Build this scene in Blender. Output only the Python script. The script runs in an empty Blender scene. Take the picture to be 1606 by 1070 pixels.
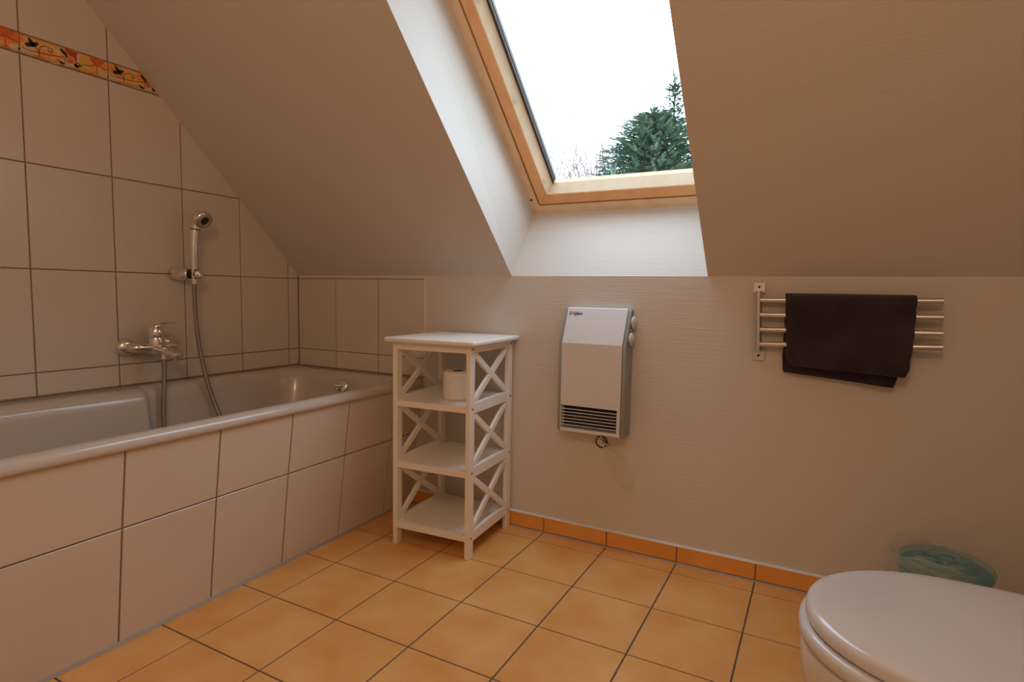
import bpy, bmesh, math, random
from mathutils import Vector, Matrix
from math import sin, cos, pi, sqrt, radians
random.seed(7)
sc = bpy.context.scene
COL = sc.collection
ZK = 0.9772          # height of the knee wall, where the 45 degree slope starts
R2 = sqrt(2)

# ------------------------------------------------------------------ materials
def new_mat(name):
    m = bpy.data.materials.new(name); m.use_nodes = True
    return m, m.node_tree.nodes, m.node_tree.links, m.node_tree.nodes['Principled BSDF']
def setp(b, **k):
    for a, v in k.items():
        n = {'color':'Base Color','rough':'Roughness','metal':'Metallic','spec':'Specular IOR Level','trans':'Transmission Weight','ior':'IOR','coat':'Coat Weight','sheen':'Sheen Weight','alpha':'Alpha','coatrough':'Coat Roughness'}[a]
        if a == 'color': v = (*v, 1)
        b.inputs[n].default_value = v
def node(N, t, **k):
    n = N.new(t)
    for a, v in k.items():
        if a.startswith('i_'): n.inputs[a[2:].replace('_',' ')].default_value = v
        else: setattr(n, a, v)
    return n
def varied(name, c1, c2, scale=3, detail=3, bump=0, bscale=60, mapscale=(1,1,1), lo=.35, hi=.65, **k):
    m, N, L, b = new_mat(name); setp(b, **k)
    tc = node(N,'ShaderNodeTexCoord'); mp = node(N,'ShaderNodeMapping'); mp.inputs['Scale'].default_value = mapscale
    L.new(tc.outputs['Object'], mp.inputs[0])
    nz = node(N,'ShaderNodeTexNoise'); nz.inputs['Scale'].default_value = scale; nz.inputs['Detail'].default_value = detail
    L.new(mp.outputs[0], nz.inputs['Vector'])
    cr = node(N,'ShaderNodeValToRGB'); cr.color_ramp.elements[0].position = lo; cr.color_ramp.elements[1].position = hi
    cr.color_ramp.elements[0].color = (*c1,1); cr.color_ramp.elements[1].color = (*c2,1)
    L.new(nz.outputs['Fac'], cr.inputs[0]); L.new(cr.outputs[0], b.inputs['Base Color'])
    if bump:
        n2 = node(N,'ShaderNodeTexNoise'); n2.inputs['Scale'].default_value = bscale; n2.inputs['Detail'].default_value = 4
        L.new(mp.outputs[0], n2.inputs['Vector'])
        bp = node(N,'ShaderNodeBump'); bp.inputs['Strength'].default_value = bump; bp.inputs['Distance'].default_value = .002
        L.new(n2.outputs['Fac'], bp.inputs['Height']); L.new(bp.outputs[0], b.inputs['Normal'])
    return m
def plain(name, c, **k):
    m, N, L, b = new_mat(name); setp(b, color=c, **k)
    return m
WP = (.66,.62,.565)
def wallpaper(name, strength, c=WP):
    m, N, L, b = new_mat(name); setp(b, color=c, rough=.62, spec=.3)
    tc = node(N,'ShaderNodeTexCoord'); mp = node(N,'ShaderNodeMapping'); mp.inputs['Scale'].default_value = (3.5,3.5,300)
    L.new(tc.outputs['Object'], mp.inputs[0])
    nz = node(N,'ShaderNodeTexNoise'); nz.inputs['Scale'].default_value = 1; nz.inputs['Detail'].default_value = 3; nz.inputs['Distortion'].default_value = .4
    L.new(mp.outputs[0], nz.inputs['Vector'])
    bp = node(N,'ShaderNodeBump'); bp.inputs['Strength'].default_value = strength; bp.inputs['Distance'].default_value = .0035
    L.new(nz.outputs['Fac'], bp.inputs['Height']); L.new(bp.outputs[0], b.inputs['Normal'])
    return m
M = {}
M['paper'] = wallpaper('ribbed_wallpaper', .26)
M['paper_soft'] = wallpaper('slope_wallpaper', .15)
M['tile'] = varied('cream_wall_tile', (.63,.565,.48), (.665,.60,.52), scale=2.2, rough=.22, spec=.5)
M['grout'] = plain('brown_grout', (.22,.155,.125), rough=.9)
M['seal'] = plain('grey_silicone', (.33,.31,.30), rough=.5)
M['seal_white'] = plain('white_silicone', (.75,.73,.68), rough=.5)
M['floor'] = varied('terracotta_tile', (.69,.325,.082), (.79,.45,.17), scale=6.5, detail=5, rough=.42, spec=.4, lo=.3, hi=.7, bump=.25, bscale=25)
M['base'] = varied('baseboard_tile', (.78,.34,.07), (.84,.40,.10), scale=6, detail=4, rough=.42, spec=.4)
M['floor_grout'] = plain('floor_grout', (.10,.085,.07), rough=.9)
M['enamel'] = plain('tub_enamel', (.555,.50,.445), rough=.16, spec=.55)
M['white_paint'] = varied('white_lacquered_wood', (.84,.81,.75), (.87,.84,.79), scale=9, rough=.42, mapscale=(1,1,.2))
M['screw'] = plain('dark_screw', (.05,.04,.035), rough=.5, metal=.5)
M['chrome'] = plain('chrome', (.83,.81,.79), rough=.07, metal=1)
M['hose_metal'] = plain('ribbed_hose_metal', (.42,.39,.37), rough=.22, metal=1)
M['steel'] = plain('brushed_steel', (.66,.64,.63), rough=.3, metal=1)
M['black'] = plain('black_rubber', (.012,.012,.014), rough=.5)
M['showerface'] = plain('grey_spray_face', (.42,.39,.33), rough=.35, metal=.4)
M['heater_white'] = plain('heater_white', (.70,.70,.695), rough=.35)
M['heater_grey'] = plain('heater_grey', (.30,.32,.32), rough=.42)
M['knob'] = plain('knob_grey', (.62,.63,.63), rough=.35)
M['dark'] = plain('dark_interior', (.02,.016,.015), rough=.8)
M['print'] = plain('dark_print', (.03,.03,.04), rough=.5)
M['cable'] = plain('white_cable', (.72,.64,.54), rough=.5)
M['porcelain'] = plain('porcelain', (.70,.68,.67), rough=.1, spec=.55)
M['lid'] = plain('lid_plastic', (.66,.66,.675), rough=.14, spec=.5)
M['paper_roll'] = varied('tissue_paper', (.82,.79,.74), (.86,.83,.79), scale=40, rough=.95, bump=.3, bscale=200)
M['towel'] = varied('dark_terry_cloth', (.030,.021,.026), (.054,.038,.046), scale=9, detail=6, rough=1, spec=.05, bump=1.0, bscale=420, sheen=.25)
M['pine'] = varied('pine_wood', (.76,.52,.28), (.84,.64,.40), scale=3, detail=4, rough=.35, mapscale=(8,8,.6), lo=.3, hi=.7)
M['pine_sash'] = varied('pine_sash_wood', (.80,.39,.14), (.86,.48,.20), scale=3, detail=4, rough=.32, mapscale=(8,8,.6), lo=.3, hi=.7)
M['pine_skylit'] = varied('lacquered_pine_skylit', (.80,.66,.46), (.85,.74,.56), scale=3, detail=3, rough=.3, mapscale=(8,8,.6), lo=.3, hi=.7)  # paler than the sash wood: sky light on the bevel put into colour
M['bark'] = varied('bark', (.10,.07,.05), (.2,.15,.11), scale=12, rough=.9)
M['needles'] = varied('conifer_needles', (.035,.080,.050), (.14,.20,.12), scale=2.4, detail=5, rough=.7)
M['needles_dark'] = varied('spruce_needles', (.015,.045,.025), (.06,.11,.05), scale=2.4, detail=5, rough=.7)
M['grass'] = varied('garden_grass', (.05,.09,.03), (.10,.15,.05), scale=.6, rough=.9)
M['roof'] = plain('roof_tiles', (.16,.10,.08), rough=.8)
M['black_metal'] = plain('glazing_gasket', (.03,.035,.04), rough=.4)
M['alu'] = plain('glazing_spacer', (.45,.47,.48), rough=.35, metal=.8)
def glass_mat(name, color, rough=0., ior=1.45, thin=True):
    m = bpy.data.materials.new(name); m.use_nodes = True
    N, L = m.node_tree.nodes, m.node_tree.links; N.clear()
    o = node(N,'ShaderNodeOutputMaterial'); mx = node(N,'ShaderNodeMixShader'); fr = node(N,'ShaderNodeFresnel'); fr.inputs[0].default_value = ior
    tr = node(N,'ShaderNodeBsdfTransparent'); tr.inputs[0].default_value = (*color,1)
    gl = node(N,'ShaderNodeBsdfGlossy'); gl.inputs['Roughness'].default_value = rough
    L.new(fr.outputs[0], mx.inputs[0]); L.new(tr.outputs[0], mx.inputs[1]); L.new(gl.outputs[0], mx.inputs[2]); L.new(mx.outputs[0], o.inputs[0])
    return m
M['glass'] = glass_mat('window_glass', (.97,.98,.98))
M['clear'] = glass_mat('clear_film', (.93,.955,.94), rough=.12, ior=1.35)
def film_mat(name, c, opacity, rough=.2):
    m = bpy.data.materials.new(name); m.use_nodes = True
    N, L = m.node_tree.nodes, m.node_tree.links; b = N['Principled BSDF']; o = N['Material Output']
    setp(b, color=c, rough=rough)
    tr = node(N,'ShaderNodeBsdfTransparent'); mx = node(N,'ShaderNodeMixShader'); mx.inputs[0].default_value = opacity
    L.new(tr.outputs[0], mx.inputs[1]); L.new(b.outputs[0], mx.inputs[2]); L.new(mx.outputs[0], o.inputs[0])
    return m
M['teal'] = film_mat('teal_plastic', (.03,.30,.36), .85, .25)
M['teal_lid'] = film_mat('teal_clear_lid', (.30,.47,.45), .45, .15)
M['film'] = film_mat('clear_bag_film', (.62,.66,.60), .22, .2)
M['teal_dark'] = plain('dark_teal_plastic', (.015,.09,.10), rough=.3)

# ------------------------------------------------------------------ mesh helpers
def obj(name, bm, mats, parent=None, smooth=False, angle=None, bevel=0, seg=2, loc=None, sub=0):
    me = bpy.data.meshes.new(name)
    bmesh.ops.recalc_face_normals(bm, faces=bm.faces)
    bm.to_mesh(me); bm.free()
    if not isinstance(mats, (list, tuple)): mats = [mats]
    for m in mats: me.materials.append(M[m] if isinstance(m, str) else m)
    o = bpy.data.objects.new(name, me); COL.objects.link(o)
    if parent: o.parent = parent
    if loc: o.location = loc
    if bevel:
        md = o.modifiers.new('bevel','BEVEL'); md.width = bevel; md.segments = seg; md.limit_method = 'ANGLE'; md.angle_limit = radians(35); md.harden_normals = False
    if sub:
        md = o.modifiers.new('sub','SUBSURF'); md.levels = sub; md.render_levels = sub
    if smooth or bevel:
        for p in me.polygons: p.use_smooth = True
        if angle or (bevel and not smooth):
            me.set_sharp_from_angle(angle=radians(angle or 40))
    return o
def empty(name, label, cat, loc=(0,0,0), rotz=0, group=None):
    o = bpy.data.objects.new(name, None); COL.objects.link(o); o.location = loc; o.rotation_euler = (0,0,rotz)
    o.empty_display_size = .05
    o['label'] = label; o['category'] = cat
    if group: o['group'] = group
    return o
def tag(o, label, cat, group=None):
    o['label'] = label; o['category'] = cat
    if group: o['group'] = group
    return o
def struct(o, label=None):
    o['kind'] = 'structure'
    if label: o['label'] = label
    return o
def box(bm, a, b, mi=0, mat=None):
    x0,y0,z0 = a; x1,y1,z1 = b
    vs = [bm.verts.new((x,y,z)) for x in (x0,x1) for y in (y0,y1) for z in (z0,z1)]
    if mat is not None:
        for v in vs: v.co = mat @ v.co
    for f in ((0,1,3,2),(4,6,7,5),(0,4,5,1),(2,3,7,6),(0,2,6,4),(1,5,7,3)):
        bm.faces.new([vs[i] for i in f]).material_index = mi
    return vs
def prism(bm, pts, vec, mi=0):
    a = [bm.verts.new(Vector(p)) for p in pts]; b = [bm.verts.new(Vector(p)+Vector(vec)) for p in pts]
    n = len(pts)
    fs = [bm.faces.new(a[::-1]), bm.faces.new(b)]
    for i in range(n): fs.append(bm.faces.new([a[i],a[(i+1)%n],b[(i+1)%n],b[i]]))
    for f in fs: f.material_index = mi
def frames(path):
    P = [Vector(p) for p in path]; out = []
    up = None
    for i,p in enumerate(P):
        t = (P[min(i+1,len(P)-1)]-P[max(i-1,0)]).normalized()
        if up is None:
            up = Vector((0,0,1)) if abs(t.z) < .9 else Vector((1,0,0))
        u = (up - t*up.dot(t)).normalized(); up = u
        out.append((p,t,u,t.cross(u)))
    return out
def tube(bm, path, r, n=12, cap=True, mi=0):
    rings = []
    fr = frames(path)
    for i,(p,t,u,w) in enumerate(fr):
        rr = r[i] if isinstance(r,(list,tuple)) else r
        rings.append([bm.verts.new(p + (u*cos(2*pi*k/n)+w*sin(2*pi*k/n))*rr) for k in range(n)])
    for a,b in zip(rings, rings[1:]):
        for k in range(n): bm.faces.new([a[k],a[(k+1)%n],b[(k+1)%n],b[k]]).material_index = mi
    if cap:
        bm.faces.new(rings[0][::-1]).material_index = mi; bm.faces.new(rings[-1]).material_index = mi
def lathe(bm, prof, origin=(0,0,0), axis=(0,0,1), n=32, mi=0, closed=False):
    ax = Vector(axis).normalized(); o = Vector(origin)
    u = (Vector((1,0,0)) if abs(ax.x) < .9 else Vector((0,1,0))); u = (u-ax*u.dot(ax)).normalized(); w = ax.cross(u)
    rings = []
    for r,h in prof:
        if r < 1e-6: rings.append([bm.verts.new(o+ax*h)])
        else: rings.append([bm.verts.new(o+ax*h+(u*cos(2*pi*k/n)+w*sin(2*pi*k/n))*r) for k in range(n)])
    for a,b in zip(rings, rings[1:]):
        for k in range(n):
            k2 = (k+1)%n
            if len(a)==1 and len(b)==1: continue
            if len(a)==1: f=[a[0],b[k2],b[k]]
            elif len(b)==1: f=[a[k],a[k2],b[0]]
            else: f=[a[k],a[k2],b[k2],b[k]]
            bm.faces.new(f).material_index = mi
def smoothpath(pts, n=12):
    P = [Vector(p) for p in pts]; out = []
    for i in range(len(P)-1):
        p0 = P[max(i-1,0)]; p1 = P[i]; p2 = P[i+1]; p3 = P[min(i+2,len(P)-1)]
        for k in range(n):
            t = k/n
            out.append(.5*((2*p1)+(p2-p0)*t+(2*p0-5*p1+4*p2-p3)*t*t+(3*p1-p0-3*p2+p3)*t**3))
    out.append(P[-1]); return out
def sstep(a,b,x):
    t = min(1,max(0,(x-a)/(b-a))); return t*t*(3-2*t)
def tiles(bm, O, U, V, us, vs, gap, thick, back=.002, bev=.0012, mi=0, gmi=1):
    """bevelled tile slabs between the joint lines us / vs, tile faces at O; the grout sheet lies `back` behind"""
    O,U,V = Vector(O),Vector(U),Vector(V); Nn = U.cross(V).normalized()
    def pt(u,v,h): return bm.verts.new(O+U*u+V*v+Nn*h)
    g = gap/2
    for u0,u1 in zip(us,us[1:]):
        for v0,v1 in zip(vs,vs[1:]):
            a,b,c,d = u0+g,u1-g,v0+g,v1-g
            lo = [pt(a,c,-thick),pt(b,c,-thick),pt(b,d,-thick),pt(a,d,-thick)]
            md = [pt(a,c,-bev),pt(b,c,-bev),pt(b,d,-bev),pt(a,d,-bev)]
            e = bev
            hi = [pt(a+e,c+e,0),pt(b-e,c+e,0),pt(b-e,d-e,0),pt(a+e,d-e,0)]
            bm.faces.new(hi).material_index = mi
            for r1,r2 in ((lo,md),(md,hi)):
                for k in range(4): bm.faces.new([r1[k],r1[(k+1)%4],r2[(k+1)%4],r2[k]]).material_index = mi
    q = [pt(us[0],vs[0],-back),pt(us[-1],vs[0],-back),pt(us[-1],vs[-1],-back),pt(us[0],vs[-1],-back)]
    bm.faces.new(q).material_index = gmi
def clip(bm, co, no):
    g = bm.verts[:]+bm.edges[:]+bm.faces[:]
    bmesh.ops.bisect_plane(bm, geom=g, plane_co=co, plane_no=no, clear_outer=True)

# ------------------------------------------------------------------ room shell
XR, YF, ZC = 2.76, -3.0, 2.40       # right wall, wall behind the camera, flat ceiling
# floor tiles: joints every 0.25 m
bm = bmesh.new()
us = [0.8085+.25*i-1.0 for i in range(0,13)]; us = [u for u in us if u < XR+.25]
vs = [-3.0825-.25+.25*i for i in range(0,14)]
tiles(bm, (0,0,0), (1,0,0), (0,1,0), us, vs+[.0825*0+.1675], .0042, .006, back=.0016)
clip(bm, (0,.02,0), (0,1,0)); clip(bm,(XR+.02,0,0),(1,0,0)); clip(bm,(-.02,0,0),(-1,0,0)); clip(bm,(0,YF-.02,0),(0,-1,0))
box(bm, (-.1,YF-.1,-.12), (XR+.1,.1,-.0062), mi=1)
struct(obj('floor', bm, ['floor','floor_grout'], angle=30))

# knee wall with ribbed wallpaper
bm = bmesh.new()
prism(bm, [(0-.1,0,-.1),(0-.1,0,ZK),(-.1,.1,ZK+.1),(-.1,.3,ZK+.1),(-.1,.3,-.1)], (XR+.2,0,0))
struct(obj('wall_back', bm, 'paper'))
# tiled area of the knee wall above the tub
bm = bmesh.new()
tiles(bm, (0,-.005,0), (1,0,0), (0,0,1), [-.0115,.2397,.4905,.739], [.50,.6312,.9620,ZK+.3], .003, .0048)
clip(bm, (0,-.005,ZK-.004), (0,0,1)); clip(bm, (.0008,0,0), (-1,0,0))
o = struct(obj('trim_1', bm, ['tile','grout'], angle=30), 'cream tiles on the knee wall above the bathtub')
bm = bmesh.new(); box(bm, (.739,-.0058,.515), (.7442,0,ZK)); box(bm,(0.0,-.0052,ZK-.0045),(.7442,0,ZK-.001))
struct(obj('trim_2', bm, 'seal_white'), 'pale edge strip beside the last wall tile')
# white strip in the corner
# left wall
bm = bmesh.new()
vj = [-3.0621-.25+.25*i for i in range(14)]; vj = [v for v in vj if v < .01]
# u runs along +y so that U x V = +x
rows = [-.03,.3010,.6312,.9620,1.2899,1.6151,1.6774,2.0020,2.33,2.66]
tiles(bm, (0,0,0), (0,1,0), (0,0,1), vj+[.19], rows, .0038, .006)
clip(bm, (0,.02,0), (0,1,0)); clip(bm,(0,0,ZK+.01),(0,1,1))
box(bm, (-.12,YF-.1,-.1), (-.0062,.3,ZC+.1), mi=1)
struct(obj('wall_left', bm, ['tile','grout'], angle=30))
bm = bmesh.new(); box(bm, (-.001,-.0078,.553), (.0045,-.0045,ZK))
struct(obj('trim_3', bm, 'grout'), 'dark joint in the corner between the two tiled walls')

# right and front walls, flat ceiling
bm = bmesh.new(); box(bm, (XR,YF-.1,-.1), (XR+.1,.3,ZC+.1)); struct(obj('wall_right', bm, 'paper'))
bm = bmesh.new(); box(bm, (-.1,YF-.1,-.1), (XR+.1,YF,ZC+.1)); struct(obj('wall_front', bm, 'paper'))

# window geometry: x, t = distance up the slope from the knee line, d = distance outwards through the roof
def W(x,t,d): return Vector((x, (d-t)/R2, ZK+(d+t)/R2))
def xo(t): return 1.1475-.0140*t       # left edge of the opening (runs a little out of true)
def xr(t): return 1.8690-.0120*t
def fl(t): return 1.1495-.034*t        # left edge of the frame
def fr(t): return 1.9950-.018*t
TT, DF = 1.53, .30
tt0, tt1 = .056, 1.235
def slope_bm(d, flip=False):
    tc = (ZC-ZK)*R2
    P = lambda x,t: W(x,t,d)
    return tc
bm = bmesh.new()
tc = (ZC-ZK)*R2
def ring(d):
    v = {}
    X0,X3 = -.01, XR+.01
    xs = lambda t:[X0,xo(t),xr(t),X3]
    for j,t in enumerate((0,TT,tc)):
        tb = t if t or d==0 else -.15
        for i,x in enumerate(xs(t)):
            v[i,j] = bm.verts.new(W(x,t,d))
    return v
a = ring(0); b = ring(.003)
for j in range(2):
    for i in range(3):
        if (i,j)==(1,0): continue
        bm.faces.new([a[i,j],a[i+1,j],a[i+1,j+1],a[i,j+1]]); bm.faces.new([b[i,j],b[i,j+1],b[i+1,j+1],b[i+1,j]])
for (i0,j0),(i1,j1) in [((0,0),(1,0)),((2,0),(3,0)),((3,0),(3,1)),((3,1),(3,2)),((3,2),(2,2)),((2,2),(1,2)),((1,2),(0,2)),((0,2),(0,1)),((0,1),(0,0)),((1,0),(1,1)),((1,1),(2,1)),((2,1),(2,0))]:
    bm.faces.new([a[i0,j0],a[i1,j1],b[i1,j1],b[i0,j0]])
box(bm, (-.1,YF-.1,ZC), (XR+.1,-(ZC-ZK)+.12,ZC+.1))
struct(obj('ceiling', bm, 'paper_soft'), 'sloping ceiling papered off-white')

# ------------------------------------------------------------------ roof window
win = bpy.data.objects.new('window_1', None); COL.objects.link(win); struct(win, 'pine framed roof window in the sloping ceiling'); win.empty_display_size=.1
def quads(name, faces, mat, parent, thick=0, **k):
    bm = bmesh.new()
    for f in faces: bm.faces.new([bm.verts.new(p) for p in f])
    bmesh.ops.remove_doubles(bm, verts=bm.verts, dist=1e-5)
    return obj(name, bm, mat, parent, **k)
c0 = [W(xo(0),0,.0025), W(xr(0),0,.0025), W(xr(TT),TT,.0025), W(xo(TT),TT,.0025)]
e = .004
c1 = [W(fl(tt0)+e,tt0+e,DF), W(fr(tt0)-e,tt0+e,DF), W(fr(tt1)-e,tt1-e,DF), W(fl(tt1)+e,tt1-e,DF)]
def slab(name, q, out, mat, th=.012):
    bm = bmesh.new(); prism(bm, q, Vector(out).normalized()*th); return obj(name, bm, mat, win)
slab('bottom_reveal', [c0[0],c0[1],c1[1],c1[0]], (0,.2,-1), 'paper')
slab('left_reveal', [c0[3],c0[0],c1[0],c1[3]], (-1,0,0), 'paper_soft')
slab('right_reveal', [c0[1],c0[2],c1[2],c1[1]], (1,0,0), 'paper_soft')
slab('top_reveal', [c0[2],c0[3],c1[3],c1[2]], (0,-.2,1), 'paper_soft')
# frames are built from four mitred members each
def member_frame(name, i0, i1, dA, dB, mat, inner_d=None, bev=.0015, skip=()):
    """rectangular frame between inset i0 (outer) and i1 (inner), depths dA (room side) to dB; inner_d: extra inset of the outer-depth edge (splayed glazing rebate)"""
    bm = bmesh.new()
    def cor(i,d): 
        return [W(fl(tt0+i)+i,tt0+i,d), W(fr(tt0+i)-i,tt0+i,d), W(fr(tt1-i)-i,tt1-i,d), W(fl(tt1-i)+i,tt1-i,d)]
    o_a,i_a,o_b = cor(i0,dA),cor(i1,dA),cor(i0,dB)
    i_b = cor(i1+(inner_d or 0),dB)
    for k in range(4):
        if k in skip: continue
        k2 = (k+1)%4
        ps = [o_a[k],i_a[k],i_b[k],o_b[k]]; qs = [o_a[k2],i_a[k2],i_b[k2],o_b[k2]]
        A = [bm.verts.new(p) for p in ps]; B = [bm.verts.new(p) for p in qs]
        for m in range(4): bm.faces.new([A[m],A[(m+1)%4],B[(m+1)%4],B[m]])
        bm.faces.new(A[::-1]); bm.faces.new(B)
    return obj(name, bm, mat, win, bevel=bev, seg=1)
fo = member_frame('outer_frame', 0, .042, DF, DF+.10, 'pine')
sa = member_frame('sash', .0505, .0935, DF-.004, DF+.025, 'pine_sash')
member_frame('sash_bevel', .0937, .0945, DF-.002, DF+.036, 'pine_skylit', inner_d=.0235, bev=0)
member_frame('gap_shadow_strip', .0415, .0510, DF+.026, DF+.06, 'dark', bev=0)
member_frame('gasket', .1165, .1220, DF+.031, DF+.044, 'black_metal', bev=0, skip=(0,))
member_frame('spacer', .1220, .1300, DF+.034, DF+.046, 'alu', bev=0, skip=(0,))
member_frame('gasket', .1300, .1335, DF+.033, DF+.046, 'black_metal', bev=0, skip=(0,))
member_frame('sash_back', .0500, .1160, DF+.0365, DF+.06, 'pine_sash', bev=0)
bm = bmesh.new(); i=.118
def gc(d): return [W(fl(tt0+i)+i,tt0+i,d), W(fr(tt0+i)-i,tt0+i,d), W(fr(tt1-i)-i,tt1-i,d), W(fl(tt1-i)+i,tt1-i,d)]
bm.faces.new([bm.verts.new(p) for p in gc(DF+.048)])
obj('glass_pane', bm, 'glass', win)
# plastic dowel in the frame and small clear discs on the sash
nin = Vector((0,-1,-1)).normalized()
bm = bmesh.new(); lathe(bm, [(0,.0012),(.005,.0012),(.005,-.01),(0,-.01)], W(fl(.1)+.018,.128,DF), nin, 16); obj('dark_dowel', bm, 'dark', win, smooth=True, angle=30)
for t in (.205,.53,.86):
    bm = bmesh.new(); lathe(bm, [(0,.0035),(.006,.003),(.009,.0015),(.010,-.001)], W(fl(t)+.1015,t,DF+.006), nin, 20)
    obj('clear_disc', bm, 'clear', win, smooth=True)

# ------------------------------------------------------------------ baseboard
bm = bmesh.new()
xs = [.8085+.25*i for i in range(-1,9)]
tiles(bm, (0,-.009,0), (1,0,0), (0,0,1), [.672]+[x for x in xs if x>.7 and x<XR]+[XR+.2], [.0035,.0595], .003, .0085, bev=.0015)
clip(bm, (XR+.01,0,0), (1,0,0))
struct(obj('baseboard_back', bm, ['base','floor_grout'], angle=30))
bm = bmesh.new()
pts = [(.66,-.0105,.0595),(.66,-.0085,.0627),(.66,0,.0642),(.66,0,.0585),(.66,-.009,.0585)]
prism(bm, pts, (XR-.66,0,0))
struct(obj('trim_4', bm, 'seal_white'), 'pale sealant line along the top of the orange baseboard')
bm = bmesh.new(); prism(bm, [(.66,-.0125,0.0002),(.66,-.0085,.004),(.66,-.006,.0002)], (XR-.66,0,0)); struct(obj('trim_5', bm, 'seal'), 'grey sealant at the foot of the baseboard')

# ------------------------------------------------------------------ decorated border tiles on the left wall
DB = {}
DB['ochre'] = None
def border_base():
    m, N, L, b = new_mat('border_watercolour'); setp(b, rough=.25)
    tc = node(N,'ShaderNodeTexCoord'); nz = node(N,'ShaderNodeTexNoise'); nz.inputs['Scale'].default_value = 17; nz.inputs['Detail'].default_value = 2
    L.new(tc.outputs['Object'], nz.inputs['Vector'])
    cr = node(N,'ShaderNodeValToRGB'); e = cr.color_ramp.elements
    e[0].position=.34; e[0].color=(.78,.20,.035,1); e[1].position=.66; e[1].color=(.80,.42,.10,1)
    x = e.new(.46); x.color=(.86,.30,.06,1); x=e.new(.56); x.color=(.78,.50,.22,1)
    L.new(nz.outputs['Fac'], cr.inputs[0]); L.new(cr.outputs[0], b.inputs['Base Color']); return m
M['b_base'] = border_base()
M['b_pale'] = plain('border_cream', (.72,.55,.36), rough=.25)
M['b_yellow'] = plain('border_yellow', (.75,.42,.08), rough=.25)
M['b_leaf'] = plain('border_dark_leaf', (.012,.022,.014), rough=.3)
M['b_red'] = plain('border_red_flower', (.55,.045,.03), rough=.3)
M['b_orange'] = plain('border_orange_flower', (.66,.13,.03), rough=.3)
M['b_vine'] = plain('border_brown_vine', (.16,.10,.07), rough=.3)
bmb = bmesh.new()
ZB0, ZB1 = 1.6151, 1.6774
def bp2(u, z, h): return Vector((h, u, z))
def bpoly(pts, mi, h):
    vs_ = [bmb.verts.new(bp2(u,z,h)) for u,z in pts]
    try: bmb.faces.new(vs_).material_index = mi
    except ValueError: pass
def bline(pts, w, mi, h):
    P = smoothpath([(0,u,z) for u,z in pts], 6) if len(pts)>2 else [Vector((0,u,z)) for u,z in pts]
    L_,R_ = [],[]
    for i,p in enumerate(P):
        t = (P[min(i+1,len(P)-1)]-P[max(i-1,0)]); n = Vector((0,-t.z,t.y)).normalized()*w/2
        L_.append(p+n); R_.append(p-n)
    for i in range(len(P)-1):
        bpoly([(L_[i].y,L_[i].z),(L_[i+1].y,L_[i+1].z),(R_[i+1].y,R_[i+1].z),(R_[i].y,R_[i].z)], mi, h)
def bleaf(cu, cz, a, L_, w, mi, h):
    n=12; pts=[]
    for k in range(n):
        th=2*pi*k/n; x=cos(th)*L_/2; y=sin(th)*w/2*(1-.35*cos(th))
        pts.append((cu+x*cos(a)-y*sin(a), cz+x*sin(a)+y*cos(a)))
    bpoly(pts, mi, h)
H_ = ZB1-ZB0
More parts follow.
